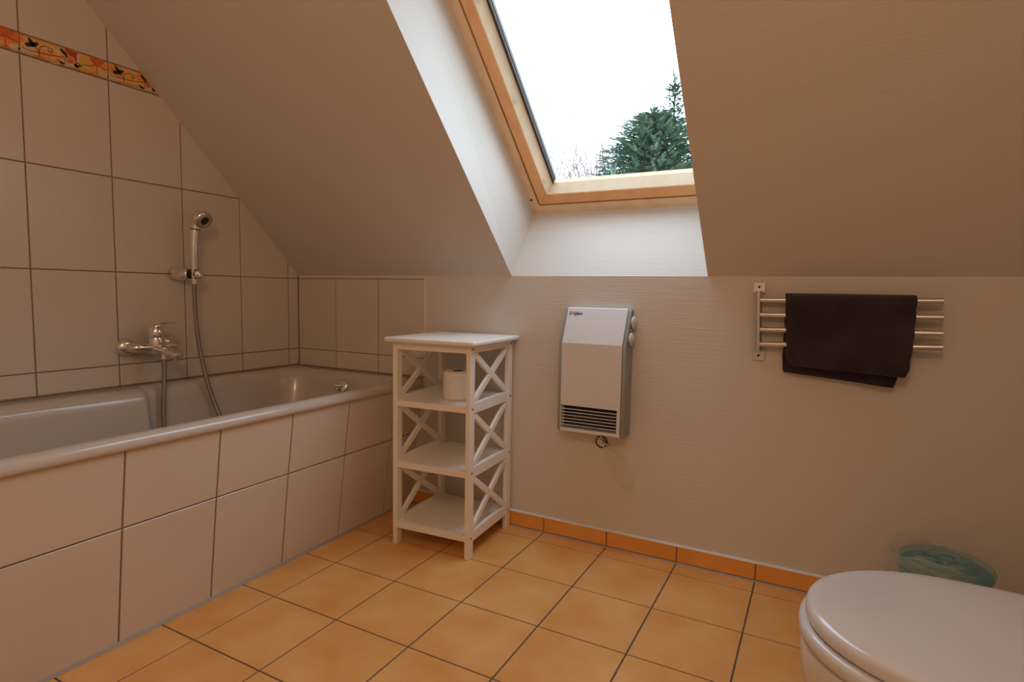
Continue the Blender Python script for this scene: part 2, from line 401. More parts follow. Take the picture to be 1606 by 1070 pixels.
for k in range(0,6):
    u0 = -.0621-.25*(k+1); g=.0018
    box(bmb, (0.0,u0+g,ZB0+g), (.0012,u0+.25-g,ZB1-g), mi=0)
    U = lambda f: u0+.25*f
    Zf = lambda f: ZB0+H_*f
    h=.00135
    # pale ground washes
    for (a0,a1,p) in ((.0,.17,.33),(.30,.46,.20),(.42,.70,.34),(.60,.80,.9),(.9,1.,.33)):
        bleaf(U((a0+a1)/2), Zf(min(.22,p/2)+.05), 0, .25*(a1-a0)*1.2, H_*.30, 1, h)
    bleaf(U(.64),Zf(.68),-.3,.045,.035,1,h); bleaf(U(.72),Zf(.6),-.2,.04,.03,2,h+.00005)
    bleaf(U(.33),Zf(.17),0,.05,.013,2,h+.0001); bleaf(U(.74),Zf(.17),0,.055,.013,2,h+.0001)
    h2=.0016
    # double lines at the edges
    bline([(U(.01),Zf(.94)),(U(.99),Zf(.94))], .0014, 6, h2)
    bline([(U(.01),Zf(.055)),(U(.99),Zf(.055))], .0014, 6, h2)
    bline([(U(.01),Zf(.13)),(U(.99),Zf(.13))], .0010, 6, h2)
    # vine
    bline([(U(.02),Zf(.34)),(U(.10),Zf(.28)),(U(.20),Zf(.33)),(U(.30),Zf(.36)),(U(.42),Zf(.45)),(U(.50),Zf(.55)),(U(.57),Zf(.53)),(U(.63),Zf(.43)),(U(.66),Zf(.35)),(U(.70),Zf(.40)),(U(.78),Zf(.48)),(U(.86),Zf(.62)),(U(.92),Zf(.56)),(U(.99),Zf(.50))], .0025, 6, h2)
    bline([(U(.20),Zf(.15)),(U(.20),Zf(.36)),(U(.17),Zf(.50)),(U(.13),Zf(.62))], .0025, 6, h2)
    bline([(U(.20),Zf(.36)),(U(.22),Zf(.62)),(U(.27),Zf(.72)),(U(.33),Zf(.70)),(U(.345),Zf(.58)),(U(.32),Zf(.50)),(U(.30),Zf(.55)),(U(.305),Zf(.62))], .0025, 6, h2)
    bline([(U(.475),Zf(.14)),(U(.48),Zf(.38)),(U(.51),Zf(.55))], .0025, 6, h2)
    bline([(U(.63),Zf(.43)),(U(.61),Zf(.33)),(U(.63),Zf(.26)),(U(.66),Zf(.35))], .0025, 6, h2)
    bline([(U(.86),Zf(.14)),(U(.86),Zf(.62))], .0020, 6, h2)
    # leaves and flowers
    h3=.0019
    bleaf(U(.115),Zf(.74),2.1,.024,.011,3,h3); bleaf(U(.105),Zf(.56),.2,.026,.012,3,h3); bleaf(U(.16),Zf(.66),.6,.024,.013,3,h3)
    bleaf(U(.475),Zf(.70),-.75,.030,.010,3,h3)
    bleaf(U(.555),Zf(.77),-.5,.040,.018,4,h3-.0001); bleaf(U(.58),Zf(.80),.5,.030,.016,4,h3-.00005); bleaf(U(.60),Zf(.66),-1.2,.022,.010,4,h3)
    bleaf(U(.54),Zf(.36),.15,.022,.013,5,h3)
    for da in (-1.0,-.35,.35,1.0): bleaf(U(.86)+.012*sin(da),Zf(.70)+.008*cos(da),pi/2-da,.028,.013,5,h3+da*.00003)
clip(bmb, (0,0,ZK-.004), (0,1,1))
struct(obj('trim_6', bmb, ['b_base','b_pale','b_yellow','b_leaf','b_red','b_orange','b_vine']), 'orange floral border strip high on the tiled left wall')

# ------------------------------------------------------------------ bathtub
tub = empty('bathtub', 'cream enamel bathtub built in along the tiled left wall', 'bathtub', (.37,-.85,0))
TX0,TX1,TY0,TY1 = .002,.742,-1.72,-.007
ZR = .548
def notch(y): return 1-sstep(-.800,-.765,y)
def rrect(x0,x1,y0,y1,r,n=14):
    pts=[]
    for cx,cy,a0 in ((x1-r,y1-r,0),(x0+r,y1-r,pi/2),(x0+r,y0+r,pi),(x1-r,y0+r,3*pi/2)):
        for k in range(n): a=a0+(pi/2)*k/(n-1); pts.append((cx+r*cos(a),cy+r*sin(a)))
    # densify long sides
    out=[]
    for i,p in enumerate(pts):
        q=pts[(i+1)%len(pts)]; out.append(p)
        L_=math.dist(p,q)
        if L_>.05:
            m=120 if L_>.8 else 24
            for k in range(1,m): out.append((p[0]+(q[0]-p[0])*k/m,p[1]+(q[1]-p[1])*k/m))
    return out
bm = bmesh.new()
IX0,IX1,IY0,IY1 = .062,.682,-1.63,-.075    # mouth of the basin
prof = [ # inset (x), inset (y), z, radius
 (-.054,-.062,.5155,.02),(-.0595,-.066,.519,.02),(-.060,-.066,.529,.02),(-.057,-.064,.538,.02),(-.051,-.060,.5445,.02),(-.042,-.052,ZR,.02),
 (-.016,-.022,.5465,.09),(-.006,-.010,.5445,.11),(.002,.0,.5385,.12),(.008,.008,.528,.125),(.014,.016,.505,.125),(.022,.028,.45,.13),(.032,.045,.38,.13),(.046,.07,.28,.13),(.06,.10,.20,.13),(.08,.14,.155,.12),(.11,.18,.135,.10),(.17,.26,.128,.08)]
rings=[]
for n_i,(ix,iy,z,r) in enumerate(prof):
    if n_i < 6: x0,x1,y0,y1 = TX0,TX1,TY0,TY1; q=(ix+.060); x0+=q; x1-=q; y0+=q; y1-=q
    else: x0,x1,y0,y1 = IX0+ix,IX1-ix,IY0+iy,IY1-iy*1.0
    ps = rrect(x0,x1,y0,y1,r)
    rg=[]
    for (x,y) in ps:
        if n_i>=6:
            t_=(x-x0)/(x1-x0)
            x += .062*notch(y)*max(0,1-t_*1.6)
            z_ = z
        else: z_=z
        # the deck rises gently to the tiled wall
        if n_i>=4: z_ += .006*max(0,1-(x/.10))
        rg.append(bm.verts.new((x-.37,y+.85,z_)))
    rings.append(rg)
for a_,b_ in zip(rings,rings[1:]):
    n=len(a_)
    for k in range(n): bm.faces.new([a_[k],a_[(k+1)%n],b_[(k+1)%n],b_[k]])
bm.faces.new(rings[-1])
bmesh.ops.remove_doubles(bm, verts=bm.verts, dist=1e-5)
obj('basin', bm, 'enamel', tub, smooth=True, angle=75)
# overflow rosette on the foot end
ov = bmesh.new(); lathe(ov, [(0,.030),(.010,.031),(.012,.028),(.013,.018),(.030,.015),(.036,.010),(.037,0),(.030,-.006)], (.37-.37,-.100+.85,.487), (0,-1,.28), 36)
okn = obj('overflow_rosette', ov, 'chrome', tub, smooth=True, angle=50)
kn = bmesh.new()
for k in range(3):
    a=2*pi*k/3+.5
    tube(kn, [(0,-.117+.85,.492),(.011*cos(a),-.132+.85,.496+.011*sin(a)),(.019*cos(a),-.126+.85,.494+.019*sin(a))], [.006,.007,.004], 8)
obj('turning_knob', kn, 'chrome', okn, smooth=True)
dr = bmesh.new(); lathe(dr, [(0,.006),(.02,.005),(.034,.001),(.035,0)], (0,.45,.129), (0,0,1), 32); obj('drain', dr, 'chrome', tub, smooth=True)
# silicone between tub and tiles
bm = bmesh.new()
prism(bm, [(0.0002,-1.7,.5535),(.0055,-1.7,.5540),(.0002,-1.7,.5585)], (0,1.69,0))
prism(bm, [(0.003,-.0052,.5485),(.003,-.0105,.5495),(.003,-.0052,.5545)], (.739,0,0))
struct(obj('trim_7', bm, 'grout'), 'dark sealant joint between bathtub and wall tiles')

# tiled tub surround (slanted front)
su = empty('tub_surround', 'cream tiled slanting masonry front below the bathtub rim', 'tub surround', (.70,-.87,0))
bm = bmesh.new()
def apr(u0, z0, z1, x0, x1, rowsv, th=.006):
    V = Vector((x1-x0,0,z1-z0)); L_=V.length; V.normalize()
    return V,L_
J = [-.174-.2540*k for k in range(0,7)]
# apron plane: x .6648 at z 0, .7032 at .314, .7294 at .5073
def ax(z): return .6648+(.7032-.6648)*z/.314 if z<=.314 else .7032+(.7294-.7032)*(z-.314)/.1933
us_ = [1.72]+[-j for j in J[::-1]]
us_ = [-.0]+[-j for j in J if -j<1.70]+[1.72]
for z0,z1 in ((0.004,.314),(.314,.517)):
    x0,x1 = ax(z0),ax(z1)
    V = Vector((x1-x0,0,z1-z0)); L_=V.length; V.normalize()
    # U along +y so U x V points to +x
    tiles(bm, (x0-.70,+.87,z0), (0,1,0), V, [-u for u in us_[::-1]], [0,L_], .0042, .006)
obj('tile_front', bm, ['tile','grout'], su, angle=30)
bm = bmesh.new()
prism(bm, [(ax(0)-.70-.0062,-.85,0.001),(ax(.314)-.70-.0062,-.85,.314),(ax(.516)-.70-.0062,-.85,.500),(ax(.516)-.70-.035,-.85,.500),(ax(.314)-.70-.035,-.85,.314),(ax(0)-.70-.035,-.85,0.001)], (0,1.715,0))
obj('masonry', bm, 'grout', su)
bm = bmesh.new(); prism(bm, [(ax(0)-.70-.003,-.85,.0005),(ax(.008)-.70,-.85,.0085),(ax(0)-.70+.007,-.85,.0005)], (0,1.715,0)); obj('floor_sealant', bm, 'seal', su)

# ------------------------------------------------------------------ bath mixer tap
fa = empty('bath_mixer_tap', 'chrome single-lever mixer tap on the tiled wall above the bathtub', 'tap', (0,-.715,.693))
for sgn in (-1,1):
    bm = bmesh.new(); y=sgn*.075
    lathe(bm, [(0,.0),(.033,0),(.034,.003),(.031,.010),(.022,.018),(.016,.021),(0,.021)], (0,y,0), (1,0,0), 40)
    rs = obj('rosette', bm, 'chrome', fa, smooth=True, angle=45)
    bm = bmesh.new(); lathe(bm, [(.0,.019),(.0155,.019),(.0165,.021),(.0165,.036),(.0150,.039),(0,.039)], (0,y,0), (1,0,0), 6)
    obj('union_nut', bm, 'chrome', rs)
bm = bmesh.new()
tube(bm, smoothpath([(.034,-.075,0),(.046,-.074,0),(.056,-.066,0),(.058,-.05,0),(.058,0,0),(.058,.05,0),(.056,.066,0),(.046,.074,0),(.034,.075,0)],5), .0165, 20)
# bulbous middle
lathe(bm, [(0,-.028),(.016,-.027),(.024,-.020),(.0275,-.004),(.0275,.012),(.0260,.030),(.0250,.034),(0,.034)], (.060,0,0), (0,0,1), 32)
obj('body', bm, 'chrome', fa, smooth=True, angle=50)
bm = bmesh.new()
# spout: flattened taper running out over the tub
path=[(.065,.002,-.006),(.10,.004,-.010),(.14,.006,-.016),(.168,.008,-.022),(.178,.008,-.030)]
fr_=frames(smoothpath(path,5)); rg=[]
for i,(p,t,u,w) in enumerate(fr_):
    f=i/(len(fr_)-1); a_=.024-.006*f; b_=.0165-.0035*f
    rg.append([bm.verts.new(p+u*b_*cos(2*pi*k/20)+w*a_*sin(2*pi*k/20)) for k in range(20)])
for q,s in zip(rg,rg[1:]):
    for k in range(20): bm.faces.new([q[k],q[(k+1)%20],s[(k+1)%20],s[k]])
bm.faces.new(rg[0][::-1]); bm.faces.new(rg[-1])
lathe(bm, [(0,-.014),(.010,-.014),(.0115,-.012),(.0115,.004),(0,.004)], (.168,.008,-.030), (0,0,1), 20)
obj('spout', bm, 'chrome', fa, smooth=True, angle=55)
bm = bmesh.new()
lathe(bm, [(0,.035),(.0250,.035),(.0265,.040),(.0265,.054),(.0245,.066),(.0175,.075),(.009,.079),(0,.0795)], (.060,0,0), (0,0,1), 32)
path=smoothpath([(.042,0,.062),(.062,0,.076),(.09,0,.085),(.12,0,.090),(.145,0,.0925),(.165,0,.092)],4)
fr_=frames(path); rg=[]
for i,(p,t,u,w) in enumerate(fr_):
    f=i/(len(fr_)-1); a_=.019-.0075*f; b_=.009*(1-f)**1.4+.0032
    rg.append([bm.verts.new(p+u*b_*cos(2*pi*k/16)+w*a_*sin(2*pi*k/16)) for k in range(16)])
for q,s in zip(rg,rg[1:]):
    for k in range(16): bm.faces.new([q[k],q[(k+1)%16],s[(k+1)%16],s[k]])
bm.faces.new(rg[0][::-1]); bm.faces.new(rg[-1])
obj('lever', bm, 'chrome', fa, smooth=True, angle=50)
bm = bmesh.new(); lathe(bm, [(0,0),(.0105,0),(.0105,-.010),(.0125,-.011),(.0125,-.022),(.009,-.026),(.0,-.026)], (.092,.008,-.021), (0,0,1), 20)
obj('hose_outlet', bm, 'chrome', fa, smooth=True, angle=40)

# ------------------------------------------------------------------ shower holder, hand shower and hose
ho = empty('shower_holder', 'chrome wall bracket carrying the hand shower', 'shower holder', (0,-.575,.9625))
bm = bmesh.new()
def caps(bm, a, b, r, n=24, fr=.35):
    a,b=Vector(a),Vector(b); L_=(b-a).length; pr=[(0,0)]
    for k in range(1,7): t=k/6*pi/2; pr.append((r*sin(t), r*fr*(1-cos(t))))
    for k in range(6,-1,-1): t=k/6*pi/2; pr.append((r*sin(t), L_-r*fr*(1-cos(t))))
    lathe(bm, pr, a, b-a, n)
caps(bm, (.0,-.034,0), (.064,-.004,0), .0235)
obj('wall_arm', bm, 'chrome', ho, smooth=True, angle=60)
bm = bmesh.new(); caps(bm, (.098,0,-.001), (.118,0,-.001), .0175); obj('end_cap', bm, 'chrome', ho, smooth=True, angle=60)
bm = bmesh.new()
# cradle: open conical sleeve
n=28; rgs=[]
for (r,z) in ((.0155,-.018),(.0175,.018),(.0145,.018),(.0125,-.018)):
    rgs.append([bm.verts.new((.079+r*cos(a),r*sin(a),z)) for a in [radians(-60)+radians(300)*k/n - radians(0) + radians(30) for k in range(n+1)]])
for q,s in zip(rgs,rgs[1:]+rgs[:1]):
    for k in range(n): bm.faces.new([q[k],q[k+1],s[k+1],s[k]])
bm.faces.new([r[0] for r in rgs]); bm.faces.new([r[-1] for r in rgs][::-1])
tube(bm,[(.056,0,0),(.067,0,0)],.014,16); tube(bm,[(.092,0,0),(.100,0,0)],.013,16)
obj('cradle', bm, 'black', ho, smooth=True, angle=40)

hs = empty('hand_shower', 'chrome hand shower with round grey spray face hanging in its wall bracket', 'hand shower', (.079,-.575,.93))
bm = bmesh.new()
hp = [(0,0,-.005),(0,.0,.03),(.001,.0,.08),(.003,.001,.14),(.006,.003,.19),(.008,.006,.205)]
tube(bm, hp, [.0105,.0125,.0145,.0152,.0157,.0160], 28)
obj('handle', bm, 'chrome', hs, smooth=True, angle=60)
bm = bmesh.new(); lathe(bm, [(0,0),(.0166,0),(.0172,.002),(.0166,.0045),(0,.0045)], (.007,.005,.199), (.1,.1,1), 24); obj('black_ring', bm, 'black', hs, smooth=True, angle=40)
hd = Vector((.78,.04,-.48)).normalized()   # direction the spray face looks
hc = Vector((.026,.020,.243))
bm = bmesh.new()
lathe(bm, [(0,-.030),(.012,-.029),(.022,-.024),(.030,-.014),(.0345,0),(.0350,.010),(.0335,.016),(.0300,.018),(.0290,.016),(0,.016)], hc, hd, 36)
tube(bm, [(.007,.005,.203),(.008,.008,.214),tuple(hc-hd*.010)], [.0160,.0175,.020], 20)
head = obj('shower_head', bm, 'chrome', hs, smooth=True, angle=50)
bm = bmesh.new(); lathe(bm, [(.0295,.0165),(.027,.0195),(.016,.0205),(.0155,.0165)], hc, hd, 36); obj('spray_face', bm, 'showerface', head, smooth=True)
bm = bmesh.new(); lathe(bm, [(0,.0195),(.011,.0195),(.0155,.0185),(.016,.0165)], hc, hd, 28); obj('dark_nozzle', bm, 'black', head, smooth=True)
# hose: from tap outlet down into the tub, across the bottom and up to the handle
hb = hs.location
hpts = [(.092,-.707,.647),(.092,-.7085,.60),(.094,-.713,.54),(.102,-.722,.47),(.120,-.732,.40),(.16,-.742,.30),(.21,-.75,.20),(.27,-.735,.150),(.335,-.66,.139),(.345,-.57,.139),(.30,-.49,.145),(.215,-.455,.19),(.155,-.462,.29),(.125,-.505,.385),(.102,-.538,.51),(.088,-.563,.655),(.081,-.574,.79),(.079,-.576,.89),(.079,-.575,.925)]
path = smoothpath(hpts, 60)
# resample evenly and give it the ribs of a metal spiral hose
D=[0]
for p,q in zip(path,path[1:]): D.append(D[-1]+(q-p).length)
step=.0011; tot=D[-1]; res=[]; j=0
for i in range(int(tot/step)):
    s=i*step
    while D[j+1]<s: j+=1
    f=(s-D[j])/(D[j+1]-D[j]+1e-9); res.append(path[j].lerp(path[j+1],f))
bm = bmesh.new()
tube(bm, [tuple(p-hb) for p in res], [.0078+(.0010 if (i%4)<2 else -.0006) for i in range(len(res))], 9)
obj('metal_hose', bm, 'hose_metal', hs, smooth=True)

# ------------------------------------------------------------------ shelf unit
sh = empty('shelf_unit', 'white wooden three-tier shelf with crossed side braces beside the bathtub', 'shelf', (.874,-.369,0), radians(3.6))
SW,SD,SH = .313,.335,.734
lg=[]
LWX,LWY=.018,.032
for (x,y) in ((0,0),(SW-LWX,0),(0,SD-LWY),(SW-LWX,SD-LWY)):
    bm=bmesh.new(); box(bm,(x,y,0),(x+LWX,y+LWY,SH)); l=obj('leg',bm,'white_paint',sh,bevel=.0018)
    lg.append(l)
    if True:
        for z in (.722,.520,.300,.072):
            xx = SW+.0003 if x>.1 else -.0003
            b2=bmesh.new(); lathe(b2,[(0,.0006),(.0036,.0006),(.0036,-.001)],(xx,y+(.016 if y<.1 else .016),z),(1 if x>.1 else -1,0,0),12)
            obj('screw_head',b2,'screw',l,smooth=True,angle=30)
bm=bmesh.new()
# top board with rounded nose
o_=.023
box(bm,(-o_,-o_,SH),(SW+o_,SD+.012,SH+.017)); obj('top_board',bm,'white_paint',sh,bevel=.006,seg=4)
bm=bmesh.new(); box(bm,(LWX,.003,SH-.026),(SW-LWX,.019,SH)); obj('front_rail',bm,'white_paint',sh,bevel=.001)
bm=bmesh.new(); box(bm,(LWX,SD-.019,SH-.026),(SW-LWX,SD-.003,SH)); obj('back_rail',bm,'white_paint',sh,bevel=.001)
for z in (.527,.305,.082):
    bm=bmesh.new(); box(bm,(LWX-.004,.002,z-.021),(SW-LWX+.004,SD-.002,z)); obj('shelf_board',bm,'white_paint',sh,bevel=.0012)
rails=[(.709,SH),(.502,.539),(.280,.317),(.056,.093)]
for x in (0.002,SW-LWX+.001):
    for (z0,z1) in rails:
        bm=bmesh.new(); box(bm,(x,LWY-.001,z0),(x+.015,SD-LWY+.001,z1)); obj('side_rail',bm,'white_paint',sh,bevel=.0012)
    for (zt,zb) in ((.709,.539),(.502,.317),(.280,.093)):
        y0,y1=LWY,SD-LWY
        for (ya,yb,k) in ((y0,y1,0),(y1,y0,1)):
            A=Vector((0,ya,zb)); B=Vector((0,yb,zt)); d_=(B-A).normalized(); nn=Vector((0,-d_.z,d_.y))*.0105
            # strip cut off vertically at both uprights
            def cut(off):
                p=A+off; q=B+off
                tt=lambda yy:(yy-p.y)/(q.y-p.y)
                return [p.lerp(q,tt(ya)),p.lerp(q,tt(yb))]
            c_=cut(nn)+cut(-nn)[::-1]
            c_=[Vector((0,c.y,min(max(c.z,zb-.012),zt+.012))) for c in c_]
            bm=bmesh.new(); xa=x+.0015+(.0004 if k else 0); prism(bm,[(xa,c.y,c.z) for c in c_],(.0115,0,0))
            obj('cross_brace',bm,'white_paint',sh,bevel=.0008)

# toilet roll on the top shelf
ro = empty('toilet_roll', 'white toilet paper roll standing on the top shelf board', 'toilet roll', (1.048,-.215,.5275))
bm=bmesh.new()
rp=[(.021,0),(.050,0),(.0525,.002),(.053,.005),(.053,.095),(.0525,.098),(.050,.100),(.021,.100)]
lathe(bm,rp,n=48)
obj('paper',bm,'paper_roll',ro,smooth=True,angle=40)
bm=bmesh.new(); lathe(bm,[(.0212,.0005),(.0212,.0995),(.0200,.0995),(.0200,.0005),(.0212,.0005)],n=32)
M['card']=plain('cardboard_shaded',(.10,.07,.05),rough=.9); obj('cardboard_core',bm,'card',ro,smooth=True,angle=40)  # core darkened: the shade inside the roll's hole is put into its colour

# ------------------------------------------------------------------ wall heater
he = empty('wall_heater', 'white electric fan heater with slatted outlet on the papered knee wall', 'heater', (1.503,0,.41))
hx0,hx1 = -.106,.1135     # front panel
b0=.012
dz=.41
# side profile (y depth, z): lower face depth .082, upper face leans back
prof=[(-.002,.016),(-.076,.016),(-.080,.020),(-.082,.331),(-.0305,.452),(-.026,.455),(-.002,.455)]
bm=bmesh.new()
# front shell with outlet opening: build as box pieces on the front face
def hp_(x,y,z): return (x,y,z)
vx0,vx1,vz0,vz1=-.1035,.1015,.0275,.1075
prism(bm,[(hx0,y,z) for y,z in [(-.002,vz1+.001),(-.082,vz1+.001)]+prof[3:]],(hx1-hx0,0,0))
box(bm,(hx0,-.0815,.016),(hx1,-.002,vz0)); box(bm,(hx0,-.0815,vz0),(vx0,-.002,vz1+.001)); box(bm,(vx1,-.0815,vz0),(hx1,-.002,vz1+.001))
obj('front_cover',bm,'heater_white',he,bevel=.0012,angle=12)
bm=bmesh.new(); box(bm,(vx0,-.050,vz0),(vx1,-.045,vz1+.001)); obj('outlet_recess',bm,'dark',he)
ns=7
for k in range(1,ns+0):
    z=vz0+(vz1-vz0)*k/ns
    bm=bmesh.new(); prism(bm,[(vx0,-.082,z-.0008),(vx0,-.082,z+.0010),(vx0,-.078,z+.0014),(vx0,-.078,z-.0004)],(vx1-vx0,0,0)); obj('slat',bm,'heater_white',he)
sp=[(-.0005,.012),(-.066,.012),(-.074,.016),(-.078,.024),(-.0785,.330),(-.027,.451),(-.022,.4535),(-.0005,.4535)]
bm=bmesh.new(); prism(bm,[(hx0-.013,y,z) for y,z in sp],(.0128,0,0)); sl=obj('side_panel',bm,'heater_grey',he,bevel=.003)
bm=bmesh.new(); prism(bm,[(hx1+.0002,y,z) for y,z in sp],(.0128,0,0)); sr=obj('side_panel',bm,'heater_grey',he,bevel=.003)
sr['label']='grey side panel with two knobs'
for (y,z) in ((-.014,.440),(-.040,.030)):
    bm=bmesh.new(); lathe(bm,[(0,.0008),(.003,.0008),(.003,-.001)],(hx1+.0131,y,z),(1,0,0),12); obj('screw_head',bm,'dark',sr,smooth=True,angle=30)
for (y,z) in ((-.022,.408),(-.045,.352)):
    bm=bmesh.new(); lathe(bm,[(0,0),(.012,0),(.013,.003),(.021,.004),(.0225,.006),(.021,.0095),(.014,.0135),(0,.0155)],(hx1+.013,y,z),(1,0,0),36)
    obj('control_knob',bm,'knob',he,smooth=True,angle=35)
bm=bmesh.new(); lathe(bm,[(0,0),(.005,0),(.0045,.004),(0,.005)],(hx1+.013,-.030,.381),(1,0,0),16)
M['lamp_orange']=plain('orange_indicator',(.75,.35,.12),rough=.3); obj('indicator_light',bm,'lamp_orange',he,smooth=True)
# lettering on the leaning top panel
up=Vector((0,.0515,.121)).normalized(); nrm=Vector((0,-.121,.0515)).normalized()
def text_obj(name, s, size, at, parent, mat, shear=0, bold=0, sx=1):
    cu=bpy.data.curves.new(name,'FONT'); cu.body=s; cu.size=size; cu.shear=shear; cu.offset=bold; cu.extrude=.0002
    t=bpy.data.objects.new(name+'_tmp',cu); COL.objects.link(t); bpy.context.view_layer.update()
    me=bpy.data.meshes.new_from_object(t.evaluated_get(bpy.context.evaluated_depsgraph_get())); bpy.data.objects.remove(t)
    mt=Matrix((( sx,0,0,at[0]),(0,up.y,nrm.y,at[1]),(0,up.z,nrm.z,at[2]),(0,0,0,1)))
    me.transform(mt); me.materials.clear(); me.materials.append(M[mat])
    o=bpy.data.objects.new(name,me); COL.objects.link(o); o.parent=parent; return o
base=Vector((0,-.082,.331))
def on(x,s,h=.0006): return (x, base.y+up.y*s+nrm.y*h, base.z+up.z*s+nrm.z*h)
text_obj('brand_lettering','Vaillant',.0155,on(hx0+.0215,.1065),he,'print',bold=.00035,sx=.80)
bm=bmesh.new()
mt=Matrix(((1,0,0,0),(0,up.y,nrm.y,0),(0,up.z,nrm.z,0),(0,0,0,1)))
def glyph(pts):
    vs_=[bm.verts.new(Vector(on(hx0+.0085+x,.1065+y,.0007))) for x,y in pts]; bm.faces.new(vs_)
# emblem: an animal's head with long ears over an arch
for k in range(3): glyph([(.0+.0035*k,.0),(.0016+.0035*k,.0),(.0022+.0035*k,.0085),(.0008+.0035*k,.0085)])
glyph([(0,.0095),(.010,.0095),(.0105,.0108),(.0,.0108)]); glyph([(0,-.0005),(.0095,-.0005),(.0095,-.0014),(0,-.0014)])
glyph([(.0020,.0108),(.0032,.0108),(.0026,.0135)]); glyph([(.0060,.0108),(.0074,.0108),(.0070,.0138)])
glyph([(.0215,-.0050),(.0300,-.0062),(.0310,-.0045),(.0225,-.0036)])
obj('emblem',bm,'print',he)
# cord loop
cp=[(.030,-.03,.014),(.034,-.032,-.012),(.040,-.030,-.030),(.058,-.022,-.075),(.078,-.014,-.120),(.100,-.008,-.155),(.118,-.006,-.175),(.134,-.006,-.180),(.140,-.006,-.168),(.137,-.006,-.145),(.120,-.008,-.105),(.092,-.010,-.065),(.062,-.012,-.040),(.040,-.010,-.030),(.028,-.006,-.028)]
bm=bmesh.new(); tube(bm,smoothpath([(x,y,z) for x,y,z in cp],8),.0022,8); obj('power_cord',bm,'cable',he,smooth=True)
bm=bmesh.new(); lathe(bm,[(0,0),(.010,0),(.010,.004),(0,.004)],(-.055,-.03,.012),(0,0,-1),16); obj('foot_stud',bm,'heater_grey',he,smooth=True,angle=30)
# cable box in the wall
cb = empty('cable_box','small round open cable box in the wall below the heater','cable outlet',(1.5265,0,.3825))
bm=bmesh.new(); lathe(bm,[(.0185,0),(.0185,.0035),(.0215,.0035),(.0225,0)],(0,0,0),(0,-1,0),36); obj('rim',bm,'dark',cb,smooth=True,angle=40)
bm=bmesh.new(); lathe(bm,[(0,.0010),(.018,.0010)],(0,0,0),(0,-1,0),32); obj('cover',bm,'cable',cb)
bm=bmesh.new(); lathe(bm,[(0,.002),(.0045,.002)],(-.001,0,.011),(0,-1,0),16); obj('dark_opening',bm,'dark',cb)
bm=bmesh.new(); tube(bm,smoothpath([(-.001,-.002,.010),(.006,-.006,.006),(.020,-.007,-.004),(.032,-.008,-.009)],6),[.0035]*18+[.0035],8); obj('wire_end',bm,'heater_grey',cb,smooth=True)

# ------------------------------------------------------------------ swivel towel rack
tr = empty('towel_rack', 'brushed steel towel rack with four swivel bars on the right wall part', 'towel rack', (2.030,0,.837))
bm=bmesh.new(); box(bm,(-.0215,-.006,.089),(.0135,-.0002,.122)); t1=obj('wall_plate',bm,'steel',tr,bevel=.001)
bm=bmesh.new(); box(bm,(-.0135,-.006,-.122),(.0215,-.0002,-.092)); t2=obj('wall_plate',bm,'steel',tr,bevel=.001)
for tp,z in ((t1,.107),(t2,-.107)):
    bm=bmesh.new(); lathe(bm,[(0,.0012),(.0035,.001),(.004,0)],(-.004*(1 if z>0 else -1),-.006,z),(0,-1,0),16); obj('screw_head',bm,'screw',tp,smooth=True,angle=40)
bm=bmesh.new(); tube(bm,[(.0035,-.027,-.094),(-.0035,-.027,.094)],.010,20)
box(bm,(-.0145,-.030,.086),(.0075,-.004,.097)); box(bm,(-.0075,-.030,-.097),(.0145,-.004,-.086))
obj('pivot_post',bm,'steel',tr,smooth=True,angle=40)
zl=[.9037,.8584,.8133,.768]; ze=[.9105,.8665,.8235,.7860]; ye=[-.046,-.050,-.054,-.056]
for k in range(4):
    bm=bmesh.new(); z0=zl[k]-.837
    xk=-.037*z0; A=Vector((xk+.006,-.030,z0)); B=Vector((2.4835+.0018*k-2.030,ye[k],ze[k]-.837))
    tube(bm,[A,B],.0082,16); 
    lathe(bm,[(0,0),(.0095,0),(.0095,.0045),(0,.0045)],B,(B-A),16)
    obj('swivel_bar',bm,'steel',tr,smooth=True,angle=40)
    bm=bmesh.new(); lathe(bm,[(0.0102,-.010),(.0116,-.010),(.0116,.010),(.0102,.010)],(xk,-.027,z0),(0,0,1),20); obj('collar',bm,'steel',tr,smooth=True,angle=40)

